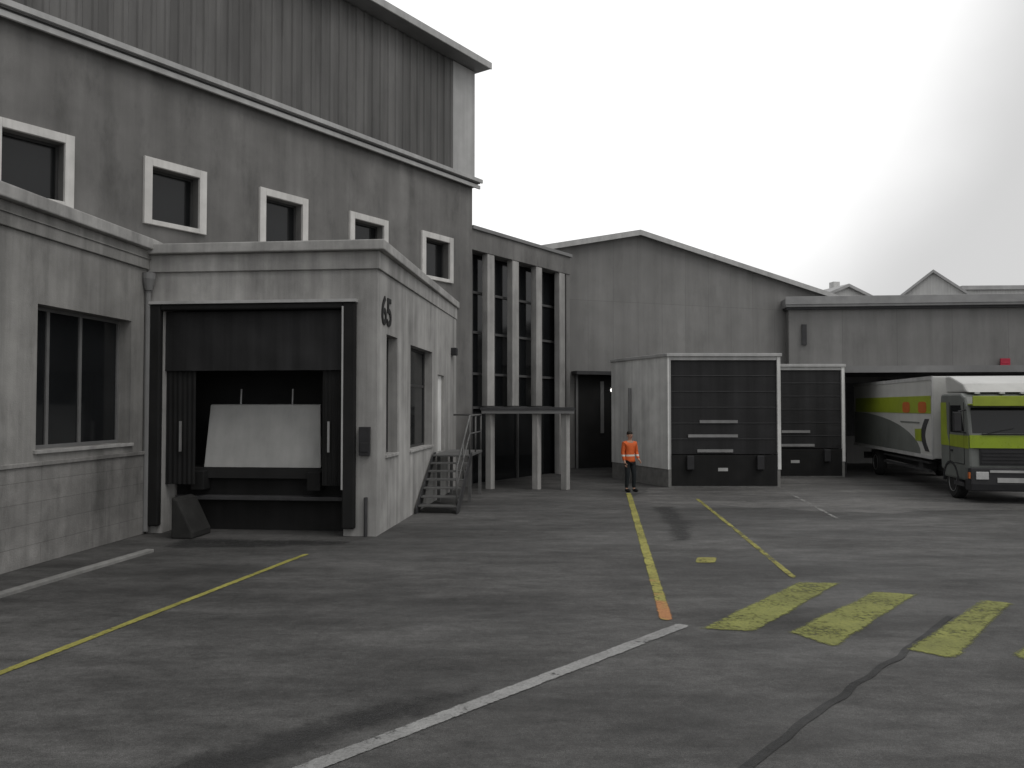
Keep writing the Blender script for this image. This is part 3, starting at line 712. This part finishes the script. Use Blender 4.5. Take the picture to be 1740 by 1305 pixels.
# cab: side profile in (y,z), front at y=0
c = MB(); c.profile([(.06, .55), (.0, .95), (.02, 1.75), (.16, 2.5), (.30, 2.74), (.55, 2.84), (1.95, 2.84), (2.0, 2.7), (2.0, .75), (1.85, .75), (1.8, .55)], 0, TW)
cab = c.done('cab', M['cab_grey'], tk, bev=.06)
c = MB(); c.prism([(-.005, 1.42), (.012, 1.75), (.06, 1.75), (.05, 1.42)], .02, TW-.02, Matrix(((0,0,1,0),(1,0,0,-.018),(0,1,0,0),(0,0,0,1)))); c.done('lime_band', M['lime_bright'], cab)
def slab(y0, z0, y1, z1, x0, x1, th, name, m, par, inset=0):
    d = Vector((y1-y0, z1-z0)).normalized(); nv = Vector((-d.y, d.x))
    if nv.x > 0: nv = -nv
    b0 = [(y0, z0), (y1, z1), (y1+nv.x*th, z1+nv.y*th), (y0+nv.x*th, z0+nv.y*th)]
    q = MB(); q.profile(b0, x0, x1); return q.done(name, M[m], par, bev=.004)
slab(.035, 1.80, .155, 2.46, .10, TW-.10, .012, 'windscreen', 'glass', cab)
for xx in (.45, 1.35):
    c = MB(); c.tube([(xx, .0, 1.80), (xx+.62, .02, 1.93)], .011); c.done('wiper', M['plastic'], cab)
c = MB(); c.box(.04, TW-.04, -.16, .17, 2.52, 2.56); c.box(.04, TW-.04, -.19, -.15, 2.50, 2.76); c.done('sun_visor', M['lime'], cab, bev=.01)
c = MB(); c.box(.15, TW-.15, .02, .1, 2.60, 2.70); c.done('roof_band', M['white_paint'], cab)
c = MB(); c.profile([(.38, 2.86), (1.9, 2.86), (1.98, 3.34), (1.6, 3.33), (.7, 3.10)], .12, TW-.12); c.done('roof_deflector', M['white_paint'], cab, bev=.05)
c = MB(); c.box(.25, TW-.25, -.03, .03, .98, 1.40)
for zz in (1.05, 1.14, 1.23, 1.32): c.box(.28, TW-.28, -.05, -.031, zz-.018, zz+.018)
c.done('grille', M['plastic'], cab)
c = MB(); c.profile([(-.06, .32), (-.10, .5), (-.08, .92), (.3, .92), (.3, .32)], .0, TW); c.done('bumper', M['plastic'], cab, bev=.03)
c = MB(); c.box(.62, TW-.62, -.115, -.1, .55, .67); c.done('number_plate', M['trim_light'], cab)
c = MB(); c.box(.45, TW-.45, -.11, -.085, .80, .86); c.done('bumper_trim', M['trim_light'], cab)
for xx in (.12, TW-.42):
    c = MB(); c.box(xx, xx+.3, -.12, -.08, .62, .82); c.done('headlight', M['lamp_glass'], cab, bev=.015)
# cab side window, lime pillar stripe, mirror, door line, steps (both sides)
for sx, sgn in ((0, -1), (TW, 1)):
    c = MB(); c.prism([(.32, 1.80), (1.25, 1.80), (1.25, 2.52), (.52, 2.52)], sx-.006, sx+.006, Matrix(((0,0,1,0),(1,0,0,0),(0,1,0,0),(0,0,0,1)))); c.done('side_window', M['glass'], cab)
    c = MB(); c.prism([(1.32, 1.42), (1.95, 1.42), (1.95, 2.6), (1.55, 2.6), (1.5, 1.74)], sx-.008, sx+.008, Matrix(((0,0,1,0),(1,0,0,0),(0,1,0,0),(0,0,0,1)))); c.done('lime_pillar', M['lime'], cab)
    c = MB(); c.prism([(.04, 1.40), (1.315, 1.42), (1.315, 1.73), (.04, 1.73)], sx-.008, sx+.008, Matrix(((0,0,1,0),(1,0,0,0),(0,1,0,0),(0,0,0,1)))); c.done('lime_door_stripe', M['lime'], cab)
    x0 = sx + sgn*.26
    c = MB(); c.box(min(x0, x0+sgn*.08)-.05, max(x0, x0+sgn*.08)+.05, -.12, .0, 1.85, 2.35); c.tube([(sx+sgn*.0, .2, 2.4), (x0, -.04, 2.36)], .018); c.tube([(sx, .2, 1.8), (x0, -.04, 1.86)], .018); c.done('mirror', M['plastic'], cab, bev=.02)
    c = MB(); c.box(sx-.01 if sgn > 0 else sx-.02, sx+.02 if sgn > 0 else sx+.01, .35, 1.0, .4, .5); c.done('step', M['dark_steel'], cab)
    c = MB()
    for (ya, yb, za, zb) in ((.30, .315, .98, 2.6), (1.30, 1.315, .98, 2.6), (.315, 1.30, .975, .99)): c.box(sx-.0085, sx+.0085, ya, yb, za, zb)
    c.done('door_seam', M['black_paint'], cab)
    c = MB(); c.box(min(sx, sx+sgn*.03)-.004, max(sx, sx+sgn*.03), 1.1, 1.22, 1.28, 1.33); c.done('door_handle', M['plastic'], cab)
    c = MB(); c.box(sx-.03, sx+.03, -.07, .02, .64, .80); c.done('indicator', M['orange'], cab)
for xx in (.35, .95, 1.45, 2.05):
    c = MB(); c.box(xx-.06, xx+.06, .33, .42, 2.82, 2.87); c.done('marker_lamp', M['lamp_glass'], cab)
c = MB(); c.box(.12, TW-.12, .22, .5, 1.74, 1.79); c.done('dashboard', M['plastic'], cab)
c = MB(); c.box(.12, TW-.12, -.045, .0, 1.405, 1.42); c.box(.30, TW-.30, -.04, -.015, 1.76, 1.79); c.done('front_trim', M['black_paint'], cab)
# chassis and box
c = MB(); c.box(.55, .75, 1.5, 11.2, .55, .8); c.box(TW-.75, TW-.55, 1.5, 11.2, .55, .8); c.box(.3, TW-.3, 11.2, 11.32, .45, .7); c.done('chassis', M['dark_steel'], tk)
c = MB(); c.box(-.05, TW+.05, 2.45, 11.3, .98, 3.36); bx = c.done('cargo_box', M['white_paint'], tk, bev=.03)
c = MB(); c.box(-.068, -.051, 2.46, 11.28, .96, 1.06); c.box(-.068, -.051, 2.46, 11.28, 3.26, 3.37); c.box(-.07, -.03, 2.44, 2.52, .97, 3.37); c.done('box_rail', M['trim_light'], bx)
c = MB(); c.box(-.062, -.0515, 2.6, 11.0, 2.28, 2.80); c.done('lime_band', M['lime'], bx, label='lime green band along the box side')
for yy in (3.3, 4.8):
    c = MB(); c.tube([(-.068, yy, 2.46), (-.064, yy, 2.46)], .001)
    c.bm.clear()
    # rounded letter-like shapes
    pts = []
    for kx in range(20):
        an = 2*math.pi*kx/20; pts.append((yy+.36*math.copysign(abs(math.cos(an))**.5, math.cos(an)), 2.46+.17*math.copysign(abs(math.sin(an))**.5, math.sin(an))))
    c.prism(pts, -.069, -.0625, Matrix(((0,0,1,0),(1,0,0,0),(0,1,0,0),(0,0,0,1)))); c.done('lettering', M['orange'], bx)
c = MB()
sw = [(11.2, 1.07)] + [(3.5+7.7*(1-math.cos(t_*math.pi/24)), 1.07+1.2*math.sin(t_*math.pi/24)) for t_ in range(13)]
c.prism(sw[::-1], -.0605, -.0515, Matrix(((0,0,1,0),(1,0,0,0),(0,1,0,0),(0,0,0,1)))); c.done('dark_sweep', M['cab_grey'], bx, label='dark curved area on the rear lower part of the box side')
c = MB()
arc = [(2.75+.22*math.sin(t_*.1*math.pi)*1.6, 2.12-.095*t_) for t_ in range(11)]
arc2 = [(y+.34, z) for y, z in arc][::-1]
c.prism(arc + arc2, -.0665, -.0515, Matrix(((0,0,1,0),(1,0,0,0),(0,1,0,0),(0,0,0,1)))); c.done('dark_emblem', M['dark_steel'], bx)
c = MB(); c.prism([(3.35, 1.45), (3.95, 1.45), (4.0, 1.8), (3.4, 1.82)], -.0665, -.0515, Matrix(((0,0,1,0),(1,0,0,0),(0,1,0,0),(0,0,0,1)))); c.done('green_emblem', M['lime'], bx)
c = MB(); c.box(-.0665, -.0515, 3.6, 5.4, 1.98, 2.02); c.done('thin_stripe', M['cab_grey'], bx)
c = MB(); c.box(.3, TW-.3, 2.15, 2.44, .8, 2.6); c.done('air_intake', M['plastic'], tk, bev=.03)
def wheel(x, y, sgn):
    mt = Matrix.Translation((x, y, .46)) @ Matrix.Rotation(R(90)*sgn, 4, 'Y')
    c = MB(); c.lathe([(.27, -.13), (.40, -.14), (.455, -.10), (.46, 0), (.455, .10), (.40, .14), (.27, .13)], 32, mt); wo = c.done('wheel', M['tyre'], tk, smooth=False, bev=.01)
    c = MB(); c.lathe([(.02, .10), (.10, .11), (.13, .06), (.22, .04), (.26, .135), (.272, .135), (.272, -.1)], 24, mt); c.done('rim', M['steel'], wo)
for yy in (1.25, 8.7):
    wheel(.17, yy, -1); wheel(TW-.17, yy, 1)
for sx in (-.02, TW-.40):
    c = MB()
    pts = [(1.25+.56*math.cos(t_*math.pi/10), .46+.56*math.sin(t_*math.pi/10)) for t_ in range(11)]
    pts2 = [(1.25+.5*math.cos(t_*math.pi/10), .46+.5*math.sin(t_*math.pi/10)) for t_ in range(10, -1, -1)]
    c.prism(pts + pts2, sx, sx+.42, Matrix(((0,0,1,0),(1,0,0,0),(0,1,0,0),(0,0,0,1)))); c.done('mudguard', M['plastic'], tk)
c = MB(); c.box(.02, .1, 3.0, 7.6, .55, .62); c.box(.02, .1, 3.0, 7.6, .8, .86); c.tube([(.1, 4.0, .7), (.5, 4.0, .7)], .2)
c.done('side_guard', M['dark_steel'], tk)

# ================================================================== PERSON
pr = thing('person', 'person in an orange hi-vis jacket and dark trousers by the white dock house wall', 'person', (3.45, 23.3, 0), R(25))
def skin(name, verts, edges, root, m, parent, sub=2, extra=None):
    me = bpy.data.meshes.new(name); me.from_pydata([v[:3] for v in verts], edges, [])
    o = bpy.data.objects.new(name, me); COL.objects.link(o)
    o.modifiers.new('skin', 'SKIN')
    for i, v in enumerate(verts):
        r = v[3]; me.skin_vertices[0].data[i].radius = (r, r) if not isinstance(r, tuple) else r
        me.skin_vertices[0].data[i].use_root = (i == root)
    sb = o.modifiers.new('sub', 'SUBSURF'); sb.levels = sub; sb.render_levels = sub
    bpy.context.view_layer.update()
    me2 = bpy.data.meshes.new_from_object(o.evaluated_get(bpy.context.evaluated_depsgraph_get()))
    bpy.data.objects.remove(o)
    bm = bmesh.new(); bm.from_mesh(me2)
    q = MB(); q.bm.free(); q.bm = bm
    if extra: extra(q)
    return q.done(name, m, parent, smooth=True)
# facing -Y
BV = [(0,0,.95,(.10,.07)), (0,.01,1.12,(.10,.07)), (0,.01,1.28,(.13,.085)), (0,.02,1.42,(.12,.08)), (0,.01,1.50,.052), (0,-.01,1.56,.055), (0,-.015,1.63,(.072,.088)), (0,-.01,1.70,(.062,.075)),
      (-.19,.02,1.40,.058), (-.23,.03,1.13,.044), (-.22,-.05,.90,.03), (-.22,-.09,.82,.032),
      (.19,.02,1.40,.058), (.24,.02,1.14,.044), (.22,-.12,.95,.03), (.21,-.19,.90,.032),
      (-.09,0,.86,.085), (-.10,-.03,.50,.058), (-.11,.02,.09,.036), (-.11,-.11,.035,.034),
      (.09,0,.86,.085), (.11,-.06,.50,.058), (.12,-.01,.09,.036), (.13,-.14,.035,.034)]
BE = [(0,1),(1,2),(2,3),(3,4),(4,5),(5,6),(6,7),(3,8),(8,9),(9,10),(10,11),(3,12),(12,13),(13,14),(14,15),(0,16),(16,17),(17,18),(18,19),(0,20),(20,21),(21,22),(22,23)]
def hands(q):
    for (hx, hy, hz, dx, dy, dz, s) in ((-.22, -.10, .81, 0, -.25, -.95, -1), (.21, -.20, .89, 0, -.8, -.55, 1)):
        d = Vector((dx, dy, dz)).normalized()
        for i, ln in enumerate((.066, .076, .072, .056)):
            b_ = Vector((hx, hy, hz)) + Vector((0, 1, 0)).cross(d)*0 + Vector((.0, .03-.02*i, .0)) + d*.02
            q.tube([b_, b_+d*ln*.5, b_+d*ln*.8+Vector((-s*.012, 0, 0)), b_+d*ln+Vector((-s*.03, 0, 0))], [.009, .0085, .008, .006], 8)
        b_ = Vector((hx, hy-.02, hz+.02)); q.tube([b_, b_+Vector((-s*.01, -.035, -.015)), b_+Vector((-s*.02, -.05, -.045))], [.011, .010, .007], 8)
    q.tube([(0, -.10, 1.66), (0, -.122, 1.635), (0, -.112, 1.62)], [.008, .015, .012], 8)     # nose
    for s in (-1, 1):
        q.ball((s*.085, .0, 1.635), (.012, .02, .032), 10)
skin('body', BV, BE, 0, M['skin'], pr, extra=hands)
e = MB()
for s in (-1, 1): e.ball((s*.03, -.092, 1.655), (.012, .008, .008), 10)
e.done('eyes', M['shoe'], pr, smooth=True)
e = MB(); e.ball((0, -.094, 1.59), (.025, .008, .006), 10); e.done('mouth', M['red_sign'], pr, smooth=True)
h = MB(); h.ball((0, .012, 1.69), (.085, .10, .085), 20)
for v in h.bm.verts:
    if v.co.z < 1.675 and v.co.y < -.0: v.co.z = 1.69; v.co.y *= .96
h.done('hair', M['hair'], pr, smooth=True)
JV = [(0,0,.84,(.185,.14)), (0,0,.92,(.18,.135)), (0,.01,1.12,(.155,.12)), (0,.01,1.28,(.175,.125)), (0,.02,1.42,(.14,.10)), (0,.01,1.485,.07),
      (-.19,.02,1.41,.076), (-.23,.03,1.13,.060), (-.22,-.045,.90,.045), (.19,.02,1.41,.076), (.24,.02,1.14,.060), (.22,-.115,.955,.045)]
skin('jacket', JV, [(0,1),(1,2),(2,3),(3,4),(4,5),(4,6),(6,7),(7,8),(4,9),(9,10),(10,11)], 0, M['vest'], pr)
TV = [(0,0,.97,(.155,.115)), (-.09,0,.84,.10), (-.10,-.03,.50,.075), (-.11,.02,.10,.055), (.09,0,.84,.10), (.11,-.06,.50,.075), (.12,-.01,.10,.055)]
skin('trousers', TV, [(0,1),(1,2),(2,3),(0,4),(4,5),(5,6)], 0, M['trousers'], pr)
for (fx, fy) in ((-.11, -.05), (.13, -.08)):
    e = MB(); e.ball((fx, fy, .045), (.05, .14, .05), 14)
    for v in e.bm.verts: v.co.z = max(v.co.z, .0)
    e.done('shoe', M['shoe'], pr, smooth=True)

# ================================================================== FAR BUILDINGS
def house(loc, rz, w, dpt, eave, ridge, label, chim=False, wins=True):
    t = thing('distant_house', label, 'house', loc, rz, 'far houses above the low hall')
    c = MB(); c.prism([(-w/2, 0), (w/2, 0), (w/2, eave), (0, ridge), (-w/2, eave)], -dpt, 0, Matrix(((1,0,0,0),(0,0,-1,0),(0,1,0,0),(0,0,0,1)))); c.done('wall', M['far_wall'], t)
    k_ = (ridge-eave)/(w/2); e_ = .5
    c = MB(); c.prism([(-w/2-e_, eave-k_*e_), (0, ridge+.02), (w/2+e_, eave-k_*e_), (w/2+e_, eave-k_*e_+.35), (0, ridge+.4), (-w/2-e_, eave-k_*e_+.35)], -dpt-.4, .5, Matrix(((1,0,0,0),(0,0,-1,0),(0,1,0,0),(0,0,0,1))))
    rf = c.done('roof', M['far_roof'], t)
    if chim: c = MB(); c.box(.6, 1.5, dpt*.4, dpt*.4+1, ridge-1, ridge+1.3); c.done('chimney', M['far_wall'], rf)
    if wins:
        for xx in (-w*.2, w*.2):
            wo = MB(); wo.box(xx-.5, xx+.5, -.06, -.002, eave-1.6, eave-.3); wo.done('window', M['glass'], t)
    return t
house((53.2, 100, 0), R(-22), 7.6, 12, 16.3, 19.3, 'distant tall house with a steep pale gable above the low hall roof')
house((42.3, 100, 0), R(12), 6.0, 9, 16.3, 17.5, 'distant house with a low roof and chimney left of the steep gable', chim=True)
fb = MB(); fb.prism([(0, 0), (40, 0), (40, 14), (0, 14)], 0, 17.0); fo = fb.done('wall', M['far_wall'], None)
fr = thing('distant_block', 'distant flat pale block at the far right above the low hall', 'building', (56.5, 99, 0), R(-3))
fo.parent = fr
c = MB(); c.box(-.4, 40.4, -.4, 14.4, 17.002, 17.5); c.done('roof', M['far_roof'], fr)
